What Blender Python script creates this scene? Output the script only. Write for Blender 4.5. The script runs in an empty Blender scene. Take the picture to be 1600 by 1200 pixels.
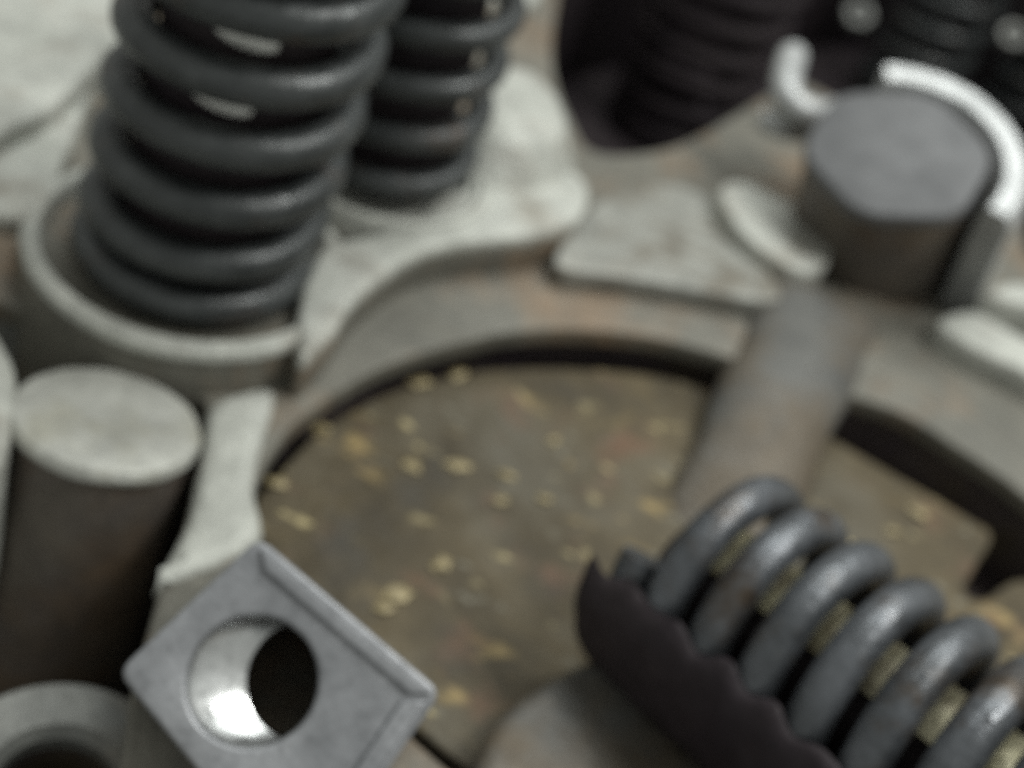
import bpy, bmesh, math, random
from mathutils import Vector, Matrix, noise
random.seed(7)
R = math.radians
MM = 0.001
# ------------------------------------------------------------------ camera
scene = bpy.context.scene
PITCH, ROLL, HFOV, DIST = R(38), R(22), R(45), 150.0          # mm
CAM = Vector((0, -DIST*math.cos(PITCH), DIST*math.sin(PITCH)))
_fw = Vector((0, math.cos(PITCH), -math.sin(PITCH)))
_r0 = Vector((1, 0, 0)); _u0 = Vector((0, math.sin(PITCH), math.cos(PITCH)))
RIGHT = _r0*math.cos(ROLL) + _u0*math.sin(ROLL)
UP = -_r0*math.sin(ROLL) + _u0*math.cos(ROLL)
FPX = 800/math.tan(HFOV/2)
cd = bpy.data.cameras.new('camera'); cam = bpy.data.objects.new('camera', cd)
scene.collection.objects.link(cam)
m3 = Matrix((RIGHT, UP, -_fw)).transposed()
cam.matrix_world = Matrix.Translation(CAM*MM) @ m3.to_4x4()
cd.sensor_width = 36; cd.lens = 18/math.tan(HFOV/2)
cd.clip_start = 0.005; cd.clip_end = 10
cd.dof.use_dof = True; cd.dof.focus_distance = 0.066; cd.dof.aperture_fstop = 25
scene.camera = cam
# ------------------------------------------------------------------ light
w = bpy.data.worlds.new('World'); scene.world = w; w.use_nodes = True
bg = w.node_tree.nodes['Background']; bg.inputs[0].default_value = (0.98, 1.0, 0.94, 1); bg.inputs[1].default_value = 0.40
def area(name, loc, target, size, power, col):
    l = bpy.data.lights.new(name, 'AREA'); l.shape = 'RECTANGLE'; l.size, l.size_y = size[0]*MM, size[1]*MM
    l.energy = power; l.color = col
    o = bpy.data.objects.new(name, l); scene.collection.objects.link(o)
    o.location = Vector(loc)*MM
    o.rotation_euler = (Vector(target)-Vector(loc)).to_track_quat('-Z', 'Y').to_euler()
area('workshop_window_light', (60, 240, 520), (0, 0, 0), (460, 260), 2.25, (0.97, 1.0, 0.97))
area('workshop_tube_light', (225, -5, 375), (0, -20, 0), (50, 100), .85, (1.0, 1.0, 0.96))
scene.cycles.use_denoising = False
vs = scene.view_settings; vs.view_transform = 'Standard'; vs.look = 'None'; vs.exposure = 0.0; vs.gamma = 1.0

# ------------------------------------------------------------------ helpers
def ray(px, py): return (RIGHT*(px-800) + UP*(600-py) + _fw*FPX).normalized()
def U(px, py, z):                                    # photo point on the level plane z (mm)
    d = ray(px, py); return CAM + d*((z-CAM.z)/d.z)
def V(px, py, dist): return CAM + ray(px, py)*dist
def spline(pts, n=5, closed=True):
    N = len(pts); out = []
    for i in range(N if closed else N-1):
        g = lambda k: pts[k % N] if closed else pts[max(0, min(N-1, k))]
        p0, p1, p2, p3 = g(i-1), g(i), g(i+1), g(i+2)
        for k in range(n):
            t = k/n
            out.append(0.5*((2*p1) + (p2-p0)*t + (2*p0-5*p1+4*p2-p3)*t*t + (3*p1-p0-3*p2+p3)*t**3))
    if not closed: out.append(pts[-1])
    return out
def finish(name, me, mat, parent=None, smooth=35):
    o = bpy.data.objects.new(name, me); scene.collection.objects.link(o)
    if mat: me.materials.append(M[mat])
    if smooth:
        me.shade_smooth()
        bm = bmesh.new(); bm.from_mesh(me)
        for e in bm.edges:
            if len(e.link_faces) == 2 and e.calc_face_angle(0) > R(smooth): e.smooth = False
        bm.to_mesh(me); bm.free()
    if parent: o.parent = parent
    return o
def thing(name, label, cat, group=None, kind=None):
    o = bpy.data.objects.new(name, None); scene.collection.objects.link(o); o.empty_display_size = 0.01
    return tag(o, label, cat, group, kind)
def tag(o, label, cat, group=None, kind=None):
    o['label'] = label
    if cat: o['category'] = cat
    if group: o['group'] = group
    if kind: o['kind'] = kind
    return o
def prism(name, loops, ztop, zbot, mat, parent=None, bevel=0.6, xf=None, slope=None):
    """flat outline(s) (mm, x/y) raised from zbot to ztop with rounded edges; later loops are openings"""
    cu = bpy.data.curves.new(name, 'CURVE'); cu.dimensions = '2D'; cu.fill_mode = 'BOTH'
    for lp in loops:
        s = cu.splines.new('POLY'); s.points.add(len(lp)-1); s.use_cyclic_u = True
        for q, p in zip(s.points, lp): q.co = (p[0]*MM, p[1]*MM, 0, 1)
    cu.extrude = (ztop-zbot-2*bevel)/2*MM; cu.bevel_depth = bevel*MM; cu.bevel_resolution = 2; cu.offset = -bevel*MM
    t = bpy.data.objects.new('t', cu); scene.collection.objects.link(t)
    dg = bpy.context.evaluated_depsgraph_get(); dg.update()
    me = bpy.data.meshes.new_from_object(t.evaluated_get(dg)); me.name = name
    bpy.data.objects.remove(t); bpy.data.curves.remove(cu)
    bm = bmesh.new(); bm.from_mesh(me)
    bmesh.ops.remove_doubles(bm, verts=bm.verts, dist=1e-6)
    mid = Vector((0, 0, (ztop+zbot)/2*MM))
    for v in bm.verts: v.co += mid
    if slope:                                        # top falls away from full height at slope[1] to zbot at slope[0]
        q0, q1 = slope; dv = q1-q0
        for v in bm.verts:
            if v.co.z > mid.z:
                f = max(0.0, min(1.0, (v.co/MM-q0).to_2d().dot(dv.to_2d())/dv.to_2d().length_squared))
                v.co.z = zbot*MM + (v.co.z-zbot*MM)*f
    if xf: bm.transform(xf)
    bmesh.ops.recalc_face_normals(bm, faces=bm.faces)
    bm.to_mesh(me); bm.free()
    me.materials.clear()
    return finish(name, me, mat, parent)
def trace(pts, z, n=5): return spline([U(x, y, z).xy.to_3d() for x, y in pts], n)
def circle(c, r, n=64): return [Vector((c[0]+r*math.cos(a*2*math.pi/n), c[1]+r*math.sin(a*2*math.pi/n), 0)) for a in range(n)]
def lathe(name, prof, mat, parent=None, xf=None, n=64, arc=None, wob=0):
    """prof: list of (r, z) in mm, revolved about z; arc=(a0,a1) degrees for a part turn with closed ends"""
    bm = bmesh.new(); a0, a1 = arc or (0, 360); full = arc is None
    rings = []
    steps = n if full else n+1
    for k in range(steps):
        a = R(a0 + (a1-a0)*k/n)
        rings.append([bm.verts.new((r*math.cos(a)*MM, r*math.sin(a)*MM, z*MM)) for r, z in prof])
    m = len(prof); loop = prof[0] == prof[-1]
    for k in range(n):
        A, B = rings[k], rings[(k+1) % steps]
        for j in range(m-1):
            vs_ = [A[j], B[j], B[j+1], A[j+1]]
            try: bm.faces.new(vs_)
            except ValueError: pass
    if not full:
        bm.faces.new(rings[0][:-1] if loop else rings[0]); bm.faces.new((rings[-1][:-1] if loop else rings[-1])[::-1])
    bmesh.ops.remove_doubles(bm, verts=bm.verts, dist=1e-7)
    bmesh.ops.dissolve_degenerate(bm, edges=bm.edges, dist=1e-8)
    if wob:
        for v in bm.verts: v.co += noise.noise_vector(v.co*400)*wob*MM
    bmesh.ops.recalc_face_normals(bm, faces=bm.faces)
    if xf: bm.transform(xf)
    me = bpy.data.meshes.new(name); bm.to_mesh(me); bm.free()
    return finish(name, me, mat, parent)
def tube(name, path, rad, mat, parent=None, n=14, xf=None):
    bm = bmesh.new(); rings = []; N = len(path); prev = None
    rf = rad if callable(rad) else (lambda t: rad)
    for i, p in enumerate(path):
        t = (path[min(i+1, N-1)] - path[max(i-1, 0)]).normalized()
        if prev is None: a = t.orthogonal().normalized()
        else: a = (prev - t*prev.dot(t)).normalized()
        prev = a; b = t.cross(a); r = rf(i/(N-1))
        rings.append([bm.verts.new((p + (a*math.cos(k*2*math.pi/n) + b*math.sin(k*2*math.pi/n))*r)*MM) for k in range(n)])
    for A, B in zip(rings, rings[1:]):
        for k in range(n): bm.faces.new((A[k], A[(k+1) % n], B[(k+1) % n], B[k]))
    for rg in (rings[0], rings[-1]): bm.faces.new(rg)
    bmesh.ops.recalc_face_normals(bm, faces=bm.faces)
    if xf: bm.transform(xf)
    me = bpy.data.meshes.new(name); bm.to_mesh(me); bm.free()
    return finish(name, me, mat, parent, 50)
def frame(origin, z, x=None):                       # matrix (metres) with local z along z
    z = z.normalized(); x = (x or Vector((1, 0, 0))); x = (x - z*x.dot(z)).normalized(); y = z.cross(x)
    return Matrix.Translation(origin*MM) @ Matrix((x, y, z)).transposed().to_4x4()

# ------------------------------------------------------------------ materials
M = {}
def nt(name):
    m = bpy.data.materials.new(name); m.use_nodes = True; M[name] = m
    t = m.node_tree; return t, t.nodes['Principled BSDF']
def nz(t, co, scale, detail=6, rough=.6, vec=None):
    n = t.nodes.new('ShaderNodeTexNoise'); n.inputs['Scale'].default_value = scale
    n.inputs['Detail'].default_value = detail; n.inputs['Roughness'].default_value = rough
    t.links.new(co, n.inputs['Vector']); return n.outputs['Fac']
def ramp(t, fac, stops):
    r = t.nodes.new('ShaderNodeValToRGB'); e = r.color_ramp.elements
    while len(e) < len(stops): e.new(0.5)
    for el, (p, c) in zip(e, stops): el.position = p; el.color = (*c, 1) if not isinstance(c, (int, float)) else (c, c, c, 1)
    t.links.new(fac, r.inputs[0]); return r.outputs[0]
def mix(t, f, a, b):
    n = t.nodes.new('ShaderNodeMix'); n.data_type = 'RGBA'
    if isinstance(f, float): n.inputs[0].default_value = f
    else: t.links.new(f, n.inputs[0])
    for s, v in ((6, a), (7, b)):
        if isinstance(v, tuple): n.inputs[s].default_value = (*v, 1)
        else: t.links.new(v, n.inputs[s])
    return n.outputs[2]
def metal(name, cols, scale, rough, metallic, bump=.1, bscale=900, stain=None, sthr=.55, sscale=45, spec=.5):
    t, p = nt(name); co = t.nodes.new('ShaderNodeTexCoord').outputs['Object']
    c = ramp(t, nz(t, co, scale), [(.32, cols[0]), (.68, cols[1])])
    if stain: c = mix(t, ramp(t, nz(t, co, sscale, 8, .65), [(sthr-.06, 0), (sthr+.1, 1)]), c, stain)
    c = mix(t, ramp(t, nz(t, co, 1100, 4, .75), [(.30, .35), (.46, 1.0)]), tuple(v*.6 for v in cols[0]), c)     # fine dirt specks
    g = ramp(t, nz(t, co, 260, 5, .7), [(.3, .78), (.7, 1.16)])
    mm_ = t.nodes.new('ShaderNodeMix'); mm_.data_type = 'RGBA'; mm_.blend_type = 'MULTIPLY'; mm_.inputs[0].default_value = 1
    t.links.new(c, mm_.inputs[6]); t.links.new(g, mm_.inputs[7]); c = mm_.outputs[2]
    t.links.new(c, p.inputs['Base Color'])
    rr = ramp(t, nz(t, co, scale*2.3), [(.3, max(0, rough-.1)), (.7, min(1, rough+.12))])
    t.links.new(rr, p.inputs['Roughness']); p.inputs['Metallic'].default_value = metallic
    p.inputs['Specular IOR Level'].default_value = spec
    b = t.nodes.new('ShaderNodeBump'); b.inputs['Strength'].default_value = bump; b.inputs['Distance'].default_value = .0006
    t.links.new(nz(t, co, bscale, 4), b.inputs['Height']); t.links.new(b.outputs[0], p.inputs['Normal'])
    return t, p, co
metal('cast_pale', ((.40, .41, .37), (.55, .56, .52)), 80, .55, .15, .6, 800, stain=(.27, .255, .215), sthr=.57, sscale=80)
metal('cast_arm', ((.085, .085, .08), (.135, .135, .125)), 70, .55, .1, .4, 900, stain=(.11, .088, .06), sthr=.5)
metal('cast_mid', ((.24, .243, .22), (.35, .352, .32)), 90, .55, .15, .6, 800, stain=(.17, .155, .125), sthr=.53, sscale=110)
metal('cast_grey', ((.15, .155, .148), (.225, .228, .212)), 70, .55, .2, .4, 1000, stain=(.17, .14, .10), sthr=.58, sscale=60)
metal('cast_stained', ((.125, .122, .103), (.19, .18, .15)), 80, .55, .15, .4, 900, stain=(.20, .145, .095), sthr=.54, sscale=70)
metal('shade_dark', ((.05, .038, .047), (.085, .07, .065)), 60, .5, 0, .4, 700, stain=(.075, .06, .035), sthr=.56)  # recess shadow put into the colour: groove, block hole, boss hole
metal('shade_black', ((.022, .017, .021), (.042, .034, .036)), 60, .6, 0, .4, 700, spec=.2)  # near-black, shadow of pit and coil gaps in the colour; also dark cover
metal('pocket_floor', ((.05, .045, .04), (.10, .09, .07)), 60, .5, 0, .4, 500, stain=(.16, .15, .11), sthr=.6)
metal('spring_black', ((.036, .041, .042), (.078, .085, .086)), 160, .36, .3, .25, 900, stain=(.075, .05, .035), sthr=.62, sscale=150, spec=.6)
metal('spring_worn', ((.06, .066, .072), (.14, .15, .165)), 190, .34, .45, .25, 900, stain=(.06, .045, .032), sthr=.57, sscale=150, spec=.6)
metal('steel_face', ((.10, .103, .108), (.135, .138, .143)), 90, .6, .1, .1, 1400)
metal('steel_dark', ((.10, .085, .08), (.15, .132, .108)), 70, .5, .2, .2, 900, stain=(.12, .085, .055), sthr=.52)
metal('steel_block', ((.225, .233, .247), (.29, .298, .312)), 130, .42, .3, .15, 1600)
metal('steel_bright', ((.62, .64, .64), (.72, .73, .73)), 120, .27, .9, .06, 1500)
metal('machined_pale', ((.43, .435, .395), (.52, .525, .485)), 110, .5, .2, .1, 1500, stain=(.34, .325, .24), sthr=.56)
metal('glint_white', ((.75, .76, .72), (.85, .86, .82)), 200, .35, .2, .1, 900)  # near-white for the painted glints between coils
metal('brass_chip', ((.20, .155, .07), (.38, .32, .18)), 200, .5, .1, .3, 900)
metal('brass_lit', ((.40, .37, .22), (.68, .64, .46)), 150, .4, .3, .3, 700, stain=(.12, .09, .06), sthr=.55, sscale=120)
metal('collar_metal', ((.42, .435, .435), (.54, .55, .55)), 110, .42, .4, .1, 1500)
# rusty, brass-flecked plate
t, p = nt('rusty_plate'); co = t.nodes.new('ShaderNodeTexCoord').outputs['Object']
c = ramp(t, nz(t, co, 75, 8, .65), [(.3, (.05, .041, .027)), (.5, (.092, .075, .046)), (.72, (.155, .121, .068))])
c = mix(t, ramp(t, nz(t, co, 38, 5), [(.5, 0), (.68, 1)]), c, (.115, .107, .085))
mp = t.nodes.new('ShaderNodeMapping'); mp.inputs['Rotation'].default_value = (0, 0, R(-25)); mp.inputs['Scale'].default_value = (1, 1.6, 1)
t.links.new(co, mp.inputs[0])
def masked(fs, thr, ms, mthr):
    a_ = ramp(t, nz(t, mp.outputs[0], fs, 4, .6), [(thr, 0), (thr+.09, 1)]); b_ = ramp(t, nz(t, co, ms, 3, .5), [(mthr, 0), (mthr+.12, 1)])
    n_ = t.nodes.new('ShaderNodeMath'); n_.operation = 'MULTIPLY'; t.links.new(a_, n_.inputs[0]); t.links.new(b_, n_.inputs[1]); return n_.outputs[0]
c = mix(t, masked(105, .585, 45, .40), c, (.30, .225, .105))
c = mix(t, masked(150, .62, 40, .36), c, (.52, .44, .24))
c = mix(t, masked(240, .60, 60, .44), c, (.20, .19, .15))
c = mix(t, ramp(t, nz(t, co, 95, 6, .6), [(.56, 0), (.70, 1)]), c, (.15, .092, .06))
c = mix(t, ramp(t, nz(t, co, 62, 5, .6), [(.30, 1), (.44, 0)]), c, (.065, .06, .05))
t.links.new(c, p.inputs['Base Color']); p.inputs['Roughness'].default_value = .62; p.inputs['Metallic'].default_value = 0; p.inputs['Specular IOR Level'].default_value = .25
b = t.nodes.new('ShaderNodeBump'); b.inputs['Strength'].default_value = .7; b.inputs['Distance'].default_value = .0012
t.links.new(nz(t, co, 260, 6), b.inputs['Height']); t.links.new(b.outputs[0], p.inputs['Normal'])

# ------------------------------------------------------------------ engine casting
casting = thing('engine_casting', 'pale grey cast metal engine head carrying the springs and bolts', 'engine', kind='structure')
HOLE = [(395,800),(402,755),(430,700),(480,645),(600,572),(750,527),(870,513),(1000,522),(1110,548),(1260,598),(1400,640),(1500,700),(1600,770),(1720,880),(1770,1010),(1700,1200),(1500,1350),(1100,1380),(800,1270),(580,1090),(440,930)]
DECK = [(255,900),(292,810),(312,710),(322,640),(300,612),(200,562),(110,522),(40,485),(-120,440),(-500,330),(-700,-60)]
hole5 = trace(HOLE, 5)
deck5 = spline([U(x, y, 5).xy.to_3d() for x, y in DECK], 5, False)
deck5 += [Vector((-330, 520, 0)), Vector((420, 520, 0)), Vector((420, -60, 0)), Vector((160, -95, 0)), U(150, 1500, 5).xy.to_3d(), U(205, 1080, 5).xy.to_3d()]
PIT = [(872,0),(864,100),(895,190),(935,238),(1040,232),(1120,196),(1195,150),(1250,128),(1320,160),(1420,175),(1520,200),(1570,260),(1595,330),(1612,400),(1700,440),(1790,380),(1800,200),(1700,0),(1500,-110),(1250,-130),(1050,-130),(900,-90)]
pit5 = trace(PIT, 5)
prism('deck', [deck5, hole5, pit5], 5, 2.2, 'cast_stained', casting, .5)
grow = lambda lp, d: [p + (p - sum(lp, Vector())/len(lp)).normalized()*d for p in lp]
prism('lower_wall', [grow(deck5, -1.0), grow(hole5, 3.5), grow(pit5, 2)], 2.6, -26, 'cast_grey', casting, .4)
prism('pocket_floor', [[Vector(v) for v in ((-350, -140, 0), (450, -140, 0), (450, 560, 0), (-350, 560, 0))], grow(pit5, 1.8)], -25, -32, 'pocket_floor', casting, .5)
prism('trench_floor', [grow(hole5, 5)], -10, -24, 'shade_dark', casting, .5)
prism('pit_wall', [grow(pit5, 1.6), grow(pit5, .6)], 2.0, -36, 'shade_black', casting, .3)  # blackened so the pit's shadow is in its colour
prism('pit_floor', [grow(pit5, 4)], -35, -42, 'shade_black', casting, .5)
prism('trench_wall', [grow(hole5, 3.4), grow(hole5, 2.4)], 2.1, -12, 'shade_dark', casting, .2)  # groove shadow put into the wall colour
# pale upper deck to the left and behind
TL = [(60,345),(100,250),(190,60),(330,-60),(560,-60),(760,0),(850,-20),(860,-200),(-900,-200),(-700,120),(-300,260)]
prism('upper_deck', [trace(TL, 7, 4)], 7, 4, 'cast_pale', casting, .8)
prism('step', [trace([(-200,330),(0,205),(90,160),(170,70),(120,40),(0,90),(-300,180)], 10, 4)], 10, 6, 'cast_pale', casting, 1.2)
# spring seats
S1 = U(296, 420, 7); S2 = U(598, 268, 10)
r1, r2 = 13.2, 11.2
lathe('spring_seat', [(0, 7), (14.6, 7), (15.0, 7.3), (15.5, 9.8), (15.9, 10.3), (17.0, 10.3), (17.5, 9.9), (17.7, 9.2), (17.3, 8.4), (17, 6), (0, 6), (0, 7)], 'cast_pale', casting, Matrix.Translation(Vector((S1.x, S1.y, 0))*MM))
lathe('spring_seat', [(0, 10), (11.6, 10), (12, 10.3), (12.3, 11.2), (12.8, 11.6), (13.4, 11.4), (13.9, 10.4), (14.2, 5), (14.2, 2), (0, 2), (0, 10)], 'cast_pale', casting, Matrix.Translation(Vector((S2.x, S2.y, 0))*MM))
lathe('seat_wall', [(0, 6.4), (16.5, 8.6), (17.3, 8.6), (18.2, 5), (18.5, -25), (0, -25), (0, 6.4)], 'cast_stained', casting, Matrix.Translation(Vector((S1.x, S1.y, 0))*MM))
BAND = [(470,560),(520,520),(560,462),(640,402),(720,377),(860,362),(918,322),(905,270),(800,255),(700,290),(640,345),(540,372),(505,380),(470,460)]
prism('web', [trace(BAND, 10.8, 4)], 10.8, 8.4, 'cast_pale', casting, 1.0)
prism('web_wall', [grow(trace(BAND, 10.8, 4), -.3)], 8.8, 3, 'cast_stained', casting, .3)
# pedestal: lofted boss
def loft(name, rings, mat, parent, cap=True):
    bm = bmesh.new(); rr = [[bm.verts.new(p*MM) for p in rg] for rg in rings]; n = len(rr[0])
    for A, B in zip(rr, rr[1:]):
        for k in range(n): bm.faces.new((A[k], A[(k+1) % n], B[(k+1) % n], B[k]))
    if cap: bm.faces.new(rr[0]); bm.faces.new(rr[-1])
    bmesh.ops.recalc_face_normals(bm, faces=bm.faces)
    me = bpy.data.meshes.new(name); bm.to_mesh(me); bm.free(); return finish(name, me, mat, parent, 50)
base = [p + Vector((0, 0, 3)) for p in trace([(690,360),(760,372),(880,345),(925,290),(900,230),(800,215),(730,250)], 8, 5)]
top = [p + Vector((0, 0, 16)) for p in trace([(745,160),(768,208),(830,226),(882,205),(872,155),(830,114),(772,106)], 16, 5)]
L = lambda f: [a.lerp(b, f) for a, b in zip(base, top)]
ctr = sum(top, Vector())/len(top)
loft('pedestal', [base, L(.3), L(.75), L(.93), [p + (ctr-p)*.12 + Vector((0, 0, .6)) for p in top], [p + (ctr-p)*.5 + Vector((0, 0, 1.0)) for p in top]], 'cast_pale', casting)
# ledge in front of the dark pit, flange, right hand ledges
prism('ledge', [trace([(868,400),(915,330),(975,285),(1060,268),(1128,300),(1165,370),(1218,452),(1195,470),(1060,446),(950,428),(885,420)], 8, 4)], 8, 4.9, 'cast_mid', casting, .4, slope=(U(1000, 248, 5), U(1050, 430, 5)))
prism('flange', [trace([(1128,285),(1190,270),(1275,310),(1300,395),(1262,424),(1195,392),(1145,340)], 10, 4)], 10, 4.6, 'cast_pale', casting, .8, slope=(U(1270, 290, 5), U(1190, 380, 5)))
prism('ledge', [trace([(1468,500),(1520,484),(1600,525),(1700,575),(1690,620),(1590,572),(1510,535)], 9, 4)], 9, 4, 'cast_pale', casting, 1.0)
prism('ledge', [trace([(1545,455),(1600,440),(1720,470),(1720,520),(1620,480)], 12, 4)], 12, 4, 'cast_pale', casting, 1.0)
prism('side_wall', [trace([(-200,430),(-30,500),(10,540),(26,590),(14,690),(-20,730),(-200,760)], 9, 4)], 9, -25, 'cast_pale', casting, 1.2)
prism('rib', [trace([(335,622),(430,605),(410,700),(400,760),(406,842),(262,908),(250,892),(292,808),(314,700)], 5.8, 4)], 5.8, 2.6, 'cast_pale', casting, 1.5)
lathe('bolt_boss', [(5.0, -25), (5.0, -4.6), (5.8, -3.6), (9.4, -3.2), (10.4, -4.6), (11, -25), (5.0, -25)], 'cast_grey', casting, Matrix.Translation(Vector((*U(88, 1222, -3).xy, 0))*MM))
lathe('boss_liner', [(4.9, -25), (4.9, -6)], 'shade_dark', casting, Matrix.Translation(Vector((*U(88, 1222, -3).xy, 0))*MM))  # darkens the boss hole by colour, as shadow
prism('front_boss', [trace([(735,1300),(752,1170),(795,1102),(870,1052),(935,1028),(1010,1060),(1090,1150),(1150,1300),(900,1450)], 4.5, 5)], 4.5, -10, 'cast_arm', casting, 1.6)
# web running from the bolt down on to the plate
a0, a1 = U(1285, 470, 6.5), U(1120, 850, -.6)
along = (a1-a0).normalized(); side = along.cross(Vector((0, 0, 1))).normalized()
rings = []
for k in range(17):
    f = k/16; c_ = a0.lerp(a1, f); hw = 8.6 - 1.5*f - max(0, f-.9)*9; hh = (1.9 + 2.4*math.sin(math.pi*f)) * (1 if f < .93 else .55)
    rings.append([c_ + side*(hw*math.cos(t_)*(1+.04*math.sin(5*f*3+t_))) + Vector((0, 0, hh*math.sin(t_) if math.sin(t_) > 0 else 1.8*math.sin(t_))) for t_ in [2*math.pi*q/24 for q in range(24)]])
loft('bridge_rib', rings, 'cast_arm', casting)

# ------------------------------------------------------------------ plate in the opening
PL = [(398,802),(424,752),(505,668),(605,612),(722,582),(850,573),(1000,582),(1088,602),(1238,652),(1396,740),(1512,808),(1550,836),(1528,880),(1508,922),(1540,935),(1600,905),(1690,960),(1690,1150),(1500,1330),(1100,1360),(820,1260),(600,1090),(450,930)]
plate = prism('rusty_plate', [trace(PL, 0, 4)], 0, -7, 'rusty_plate', None, .5)
tag(plate, 'round rust brown plate with brassy flecks sunk in the grey casting', 'plate')

# ------------------------------------------------------------------ springs and valves
def coil(name, rad, wire, pitch, turns, mat, xf, label, group, phase=0, flat=1.0):
    path = []; n = 40
    for k in range(int(turns*n)+1):
        a = k/n
        z = 0; 
        # closed ends: pitch eases in from wire thickness
        def h(a):
            e = 0.8
            pe = wire*1.9
            if a < e: return pe*a
            return pe*e + pitch*(a-e)
        z = h(a)
        path.append(Vector((rad*math.cos(2*math.pi*a+phase), rad*math.sin(2*math.pi*a+phase), z+wire)))
    return tag(tube(name, path, wire, mat, None, 16, xf), label, 'spring', group)
LEAN1 = Matrix.Translation((S1+Vector((0, 0, .4)))*MM) @ Matrix.Rotation(R(4), 4, 'Y')
G = 'coil springs on the engine head'
coil('coil_spring', r1-2.35, 2.05, 6.9, 8.2, 'spring_black', LEAN1, 'large black coil spring standing in the pale lipped seat at upper left', G, R(150))
coil('coil_spring', r2-1.7, 1.7, 6.6, 7.2, 'spring_black', Matrix.Translation(S2*MM), 'black coil spring half hidden behind the large spring, beside the pale pedestal', G, R(10))
def px_of(p):
    v = p-CAM; k = FPX/v.dot(_fw); return 800+v.dot(RIGHT)*k, 600-v.dot(UP)*k
def valve(xf, label, h, g=8.4, spots=(), gap=None):
    o = thing('valve', label, 'valve', 'valves inside the upright springs')
    lathe('guide', [(0, -.3), (g, -.3), (g, 24), (g-.3, 25), (g-.5, h), (g-1, h+1), (0, h+1)], 'shade_black', o, xf, 32)  # widened and blackened to put shadow into the coil gaps
    for tx, ty in spots:                                # near-white spots, painted glints between the coils
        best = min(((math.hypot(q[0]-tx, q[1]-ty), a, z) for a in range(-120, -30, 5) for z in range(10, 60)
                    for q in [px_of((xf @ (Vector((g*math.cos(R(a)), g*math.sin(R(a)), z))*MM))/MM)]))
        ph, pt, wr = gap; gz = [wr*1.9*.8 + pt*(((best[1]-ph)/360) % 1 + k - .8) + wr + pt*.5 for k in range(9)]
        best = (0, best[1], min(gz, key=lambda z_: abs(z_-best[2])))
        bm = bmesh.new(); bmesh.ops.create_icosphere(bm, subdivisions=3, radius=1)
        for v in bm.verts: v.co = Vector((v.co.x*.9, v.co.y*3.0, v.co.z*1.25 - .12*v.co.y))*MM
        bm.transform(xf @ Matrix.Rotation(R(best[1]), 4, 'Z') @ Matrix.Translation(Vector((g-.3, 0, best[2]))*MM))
        me = bpy.data.meshes.new('glint_spot'); bm.to_mesh(me); bm.free(); finish('glint_spot', me, 'glint_white', o)
    return o
valve(LEAN1, 'black valve guide with painted glint spots inside the large upper left spring', 58, 8.7, ((348, 126), (398, 27)), (150, 6.9, 2.05))
valve(Matrix.Translation(S2*MM), 'dark valve guide inside the spring beside the pale pedestal', 52, 7.0)
S4 = U(1395, 165, -34.9); S5 = U(1570, 215, -34.9)
coil('coil_spring', 12, 2.2, 8.0, 8, 'spring_black', Matrix.Translation(S4*MM), 'dark coil spring in the background straight above the grey bolt head', G, R(120))
coil('coil_spring', 12, 2.2, 8.0, 8, 'spring_black', Matrix.Translation(S5*MM), 'dark coil spring in the background at the top right corner', G, R(40))
S6 = U(1045, 205, -34.9)
coil('coil_spring', 14, 2.4, 7.0, 9, 'shade_black', Matrix.Translation(S6*MM), 'black coil spring deep in the shadowed recess at the top centre', G, R(70))  # coloured near-black for the shadow in the pit
cover = thing('dark_cover', 'dark oily cover wall behind the bolt at the top right', 'cover')
wl = [Vector((q.x, q.y, 0)) for q in (U(1160, -150, 5), U(1300, -140, 5), U(1500, -125, 5), U(1720, -10, 5), U(1830, 180, 5))]
prism('wall', [spline(wl, 5, False) + [wl[-1]+Vector((80, 60, 0)), wl[0]+Vector((60, 190, 0)), wl[0]+Vector((-20, 90, 0))]], 60, -34, 'shade_black', cover, 2)
for (px, py, z), lab in (((1338, 30, 6), 'small pale nut on the dark wall above the grey bolt'), ((1578, 62, 6), 'small pale nut at the right edge of the top right corner')):
    q = U(px, py, z)
    nb = prism('nut', [[Vector((3.4*math.cos(R(60*k)), 3.4*math.sin(R(60*k)), 0)) for k in range(6)], circle((0, 0), 1.6, 20)], 2.6, 0, 'cast_grey', None, .3, frame(q, Vector((-.1, -.6, .8))))
    tag(nb, lab, 'nut', 'small nuts in the background')
# leaning spring on the plate
A = U(1062, 872, 11.2); D0 = (A-CAM).length; A2 = V(1720, 1400, D0*.90)
d = (A2-A); ax = d.normalized()
coil('coil_spring', D0*192/FPX-1.95, 1.95, 5.4, 8.6, 'spring_worn', frame(A, ax, Vector((0, 0, 1))), 'worn grey black coil spring leaning across the rusty plate at lower right', G, R(60))

dark_core = lathe('dark_core', [(0, .5), (4.9, .5), (5.5, 1.2), (5.5, d.length-1), (0, d.length)], 'shade_black', None, frame(A, ax, Vector((0, 0, 1))))  # added core that blackens the inside of the leaning spring
FR = frame(A, ax, Vector((0, 0, 1))); vw = (CAM-A).normalized(); pu = vw.cross(ax)*(-1 if vw.cross(ax).dot(UP) < 0 else 1)
vl = FR.to_3x3().inverted() @ (pu*.62+vw*.78); va = math.degrees(math.atan2(vl.y, vl.x))
lathe('lit_band', [(5.3, 3), (6.3, 3), (6.3, d.length-3), (5.3, d.length-3), (5.3, 3)], 'brass_lit', dark_core, FR, 16, (va-34, va+30))  # lit side as colour: bright slivers between the coils
tag(dark_core, 'added black core with a brassy lit-side band inside the leaning spring at lower right', 'dark_core')
vl = FR.to_3x3().inverted() @ (-pu*.9+vw*.28); va = math.degrees(math.atan2(vl.y, vl.x)); ro = D0*192/FPX
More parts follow.
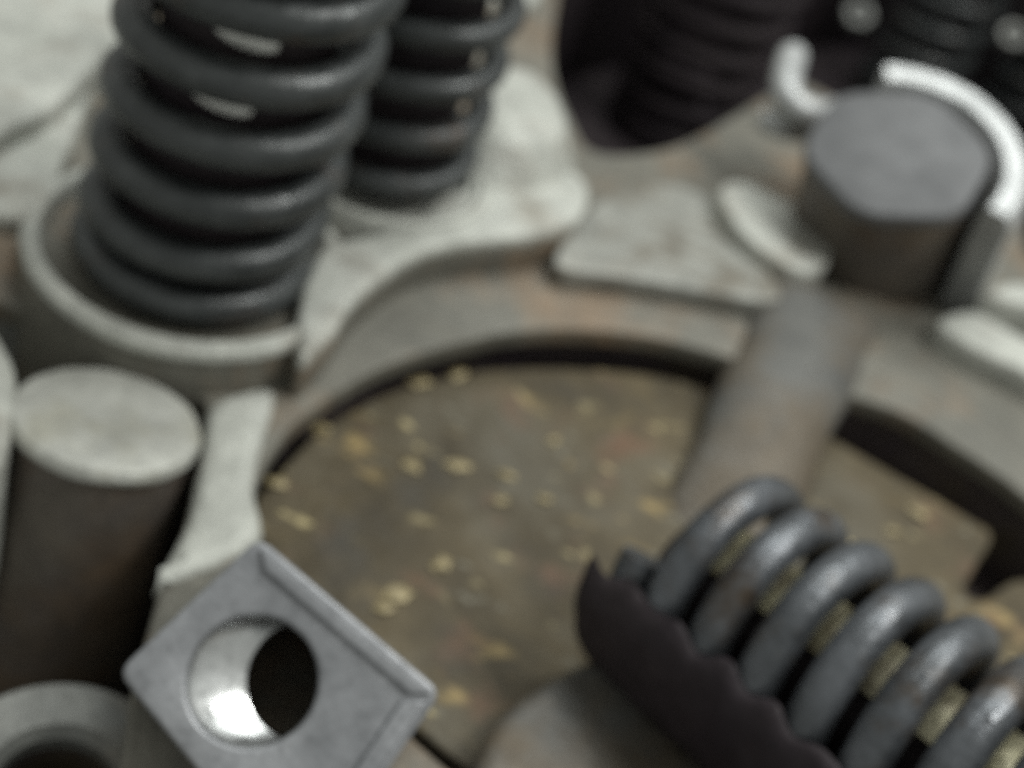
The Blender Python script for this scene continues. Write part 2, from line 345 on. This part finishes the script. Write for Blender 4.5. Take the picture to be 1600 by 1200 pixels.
bm = bmesh.new(); rows = []; NZ, NA = 90, 26  # shadow on the spring's lower flank, built as an added black shell
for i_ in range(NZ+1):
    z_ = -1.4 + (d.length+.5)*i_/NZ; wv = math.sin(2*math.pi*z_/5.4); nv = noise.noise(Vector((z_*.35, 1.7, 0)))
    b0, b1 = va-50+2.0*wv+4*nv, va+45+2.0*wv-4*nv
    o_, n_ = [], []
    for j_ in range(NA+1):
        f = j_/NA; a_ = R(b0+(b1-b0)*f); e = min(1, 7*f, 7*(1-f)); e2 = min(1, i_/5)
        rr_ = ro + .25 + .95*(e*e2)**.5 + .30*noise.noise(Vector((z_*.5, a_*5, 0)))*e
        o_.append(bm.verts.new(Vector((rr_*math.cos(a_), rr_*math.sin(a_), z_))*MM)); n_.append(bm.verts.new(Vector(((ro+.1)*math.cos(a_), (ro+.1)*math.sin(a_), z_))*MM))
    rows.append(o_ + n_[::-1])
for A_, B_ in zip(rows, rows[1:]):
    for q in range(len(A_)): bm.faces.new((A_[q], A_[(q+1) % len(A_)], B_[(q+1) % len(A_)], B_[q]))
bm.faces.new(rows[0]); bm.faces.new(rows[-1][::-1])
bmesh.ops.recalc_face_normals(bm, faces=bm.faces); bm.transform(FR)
me = bpy.data.meshes.new('shade_shell'); bm.to_mesh(me); bm.free(); sv = finish('shade_shell', me, 'shade_black', None, 60)
tag(sv, 'added black shell standing for the shadow under the leaning spring', 'shade')
# ------------------------------------------------------------------ bolts
# left post
P = U(170, 648, 8)
o = thing('post', 'short dark round post with pale flat top beside the large spring', 'post')
xf = Matrix.Translation(P*MM) @ Matrix.Rotation(R(-11), 4, 'X') @ Matrix.Translation(Vector((0, 0, -8))*MM)
lathe('body', [(0, -26.5), (8.1, -26.5), (8.1, 5), (8.1, 6.4), (0, 6.4)], 'steel_dark', o, xf)
lathe('cap', [(0, 7.7), (2.4, 7.75), (2.9, 7.9), (7.7, 8), (8.5, 7.6), (8.8, 6.9), (8.7, 6.4), (8.2, 6.0), (0, 6.0)], 'machined_pale', o, xf, wob=.12)
# right bolt with its collar
B = U(1403, 236, 25)
o = thing('bolt', 'large dark bolt with flat grey head inside a pale broken collar', 'bolt')
TB = Matrix.Translation(B*MM) @ Matrix.Rotation(R(-13), 4, 'Y') @ Matrix.Rotation(R(20), 4, 'X') @ Matrix.Translation(Vector((0, 0, -B.z))*MM)
xf = TB @ Matrix.Rotation(R(12), 4, 'Z')
hexa = [Vector((14.1*math.cos(R(60*k)), 14.1*math.sin(R(60*k)), 0)) for k in range(6)]
hexr = []
for k in range(6):
    a, b_, pz = hexa[k], hexa[(k+1) % 6], hexa[k-1]
    u_, v_ = a+(pz-a)*.3, a+(b_-a)*.3
    for q in range(6):
        f = q/5; hexr.append(u_*(1-f)**2 + a*2*f*(1-f) + v_*f*f)
prism('head', [hexr], 25, 22.6, 'steel_face', o, .7, xf)
lathe('shank', [(0, 23), (12.0, 23), (12.2, -3), (0, -3)], 'steel_dark', o, xf)
o2 = lathe('collar', [(14.2, -8), (14.2, 23.4), (15.0, 24.8), (17.6, 25.0), (18.8, 23.4), (19.4, -8), (14.2, -8)], 'collar_metal', None, TB, 72, (-30, 100))
tag(o2, 'bright curved metal collar behind and right of the grey bolt head', 'collar')
C = U(1245, 150, 20)
cl = tube('clip', spline([U(1238, 88, 22), U(1228, 130, 21), U(1240, 165, 20), U(1290, 182, 19), U(1300, 176, 17)], 8, False), 2.4, 'collar_metal', None)
tag(cl, 'small bright bent metal clip left of the grey bolt head', 'clip')
cl = tube('clip', spline([U(1190, 183, 16), U(1220, 198, 16), U(1262, 205, 15)], 8, False), 1.9, 'collar_metal', None)
tag(cl, 'short bright wire end lying below the bent clip', 'clip')

# ------------------------------------------------------------------ drilled block
corner = U(405, 838, 20); n = (-ray(420, 1050) + RIGHT*.03).normalized()
def onp(px, py):
    r_ = ray(px, py); return CAM + r_*((corner-CAM).dot(n)/r_.dot(n))
ex = (onp(690, 1082)-corner); ey0 = (onp(192, 1045)-corner)
FB = frame(corner, n, ex); inv = FB.inverted()
loc = lambda px, py: (inv @ (onp(px, py)*MM))/MM
c1, c2, c3, c0 = loc(405, 838), loc(692, 1082), loc(470, 1400), loc(182, 1050)
hc = loc(396, 1064); hr = (loc(498, 1064)-hc).length
def rc(pts, r):
    out = []
    for k in range(len(pts)):
        a, b_, c_ = pts[k-1], pts[k], pts[(k+1) % len(pts)]
        u, v = (a-b_).normalized()*r, (c_-b_).normalized()*r
        for s in range(6):
            t_ = s/5; out.append((b_+u)*(1-t_)**2 + b_*2*t_*(1-t_) + (b_+v)*t_*t_)
    return out
flat = lambda q: Vector((q.x, q.y, 0))
outl = rc([flat(c1), flat(c2), flat(c3), flat(c0)], 1.2)
blk = thing('drilled_block', 'square grey steel block with a deep round hole at the bottom left', 'block')
sl = (loc(498, 1064)-loc(380, 1064)).normalized(); sl.z = 0
sh = sl*hr*.85; cpt = flat(hc)
a_s = math.atan2(sl.y, sl.x)
slot = []
for k in range(48):
    a_ = a_s - math.pi/2 + 2*math.pi*k/48
    q = cpt + Vector((hr*1.02*math.cos(a_), hr*1.02*math.sin(a_), 0))
    slot.append(q + (sh if math.cos(a_-a_s) > 0 else Vector()))
prism('face', [outl, circle(hc, hr, 48)], 0, -1.2, 'steel_block', blk, .4, FB)
prism('body', [grow(outl, -.06), slot], -1.0, -24, 'steel_block', blk, .1, FB)
# narrow raised edge on the right hand sides
e1, e2, e3 = flat(c1), flat(c2), flat(c3); cen = (e1+e2+e3+flat(c0))/4
ins = lambda q, k: q + (cen-q).normalized()*k
prism('raised_edge', [[ins(e1, 1.0), ins(e2, .9), ins(e2, 2.6), ins(e1, 2.6)]], .45, -.6, 'steel_block', blk, .2, FB)
prism('raised_edge', [[ins(e2, .9)+(e3-e2)*.04, ins(e3, 1.0), ins(e3, 2.8), ins(e2, 2.8)+(e3-e2)*.04]], .55, -.6, 'steel_block', blk, .2, FB)
mk = lambda c_, r_, z_: [(FB @ ((c_ + Vector((r_*math.cos(a_), r_*math.sin(a_), z_)))*MM))/MM for a_ in [2*math.pi*q/64 for q in range(64)]]
loft('bore_lip', [mk(cpt, hr-.02, -.4), mk(cpt+sh*.05, hr*.96, -.8), mk(cpt+sh*.5, hr*.955, -1.7), mk(cpt+sh, hr*.95, -2.6)], 'steel_bright', blk, False)
loft('bore', [mk(cpt+sh, hr*.952, -2.55), mk(cpt+sh, hr*.94, -21)], 'shade_dark', blk, False)  # shadow of the hole put into the wall colour
prism('bore_floor', [slot], -20, -23, 'shade_dark', blk, .1, FB)


# ------------------------------------------------------------------ brassy chips on the plate
CHIPS = ['pale greenish brassy chip, left one of the pair left of the plate centre', 'pale brassy chip, right one of the pair left of the plate centre',
 'brassy chip just right of the pair near the plate centre', 'largest brassy chip close under the far groove of the plate', 'brassy chip under the far groove, nearer its middle',
 'lone yellow brassy chip between the drilled block and the plate centre', 'large tan brassy chip beside the upper right edge of the drilled block', 'small tan chip touching the large one beside the drilled block',
 'brassy chip at the left end of the far groove', 'brassy chip at the left rim of the plate beside the pale rib', 'small brassy chip left of the grey bridge rib',
 'small dull chip below the chip at the plate centre', 'small dull chip midway between the plate centre and the leaning spring', 'brassy chip right of the leaning spring, nearest the right groove', 'smaller brassy chip right of the leaning spring, beside its coils']
for k, (px, py, sz) in enumerate([(645,728,2.2),(716,727,2.4),(792,742,2.0),(655,598,2.6),(715,585,2.0),(690,880,2.2),(622,930,2.8),(600,950,1.8),(500,668,2.2),(435,755,2.0),(865,688,1.7),(782,782,1.6),(850,780,1.7),(1436,800,2.6),(1395,830,2.0)]):
    random.seed(100+k); bm = bmesh.new()
    bmesh.ops.create_icosphere(bm, subdivisions=2, radius=1)
    for v in bm.verts:
        v.co *= 1 + .75*noise.noise(v.co*1.5+Vector((k*7.1, 0, 0)))
        v.co = Vector((v.co.x*sz*.55, v.co.y*sz*.34, v.co.z*.32))*MM
    me = bpy.data.meshes.new('metal_chip'); bm.to_mesh(me); bm.free()
    c_ = finish('metal_chip', me, 'brass_chip', None, 60)
    c_.location = U(px, py, .2)*MM; c_.rotation_euler = (0, 0, R(random.uniform(0, 60)))
    tag(c_, CHIPS[k], 'chip', 'brassy chips scattered on the rusty plate')
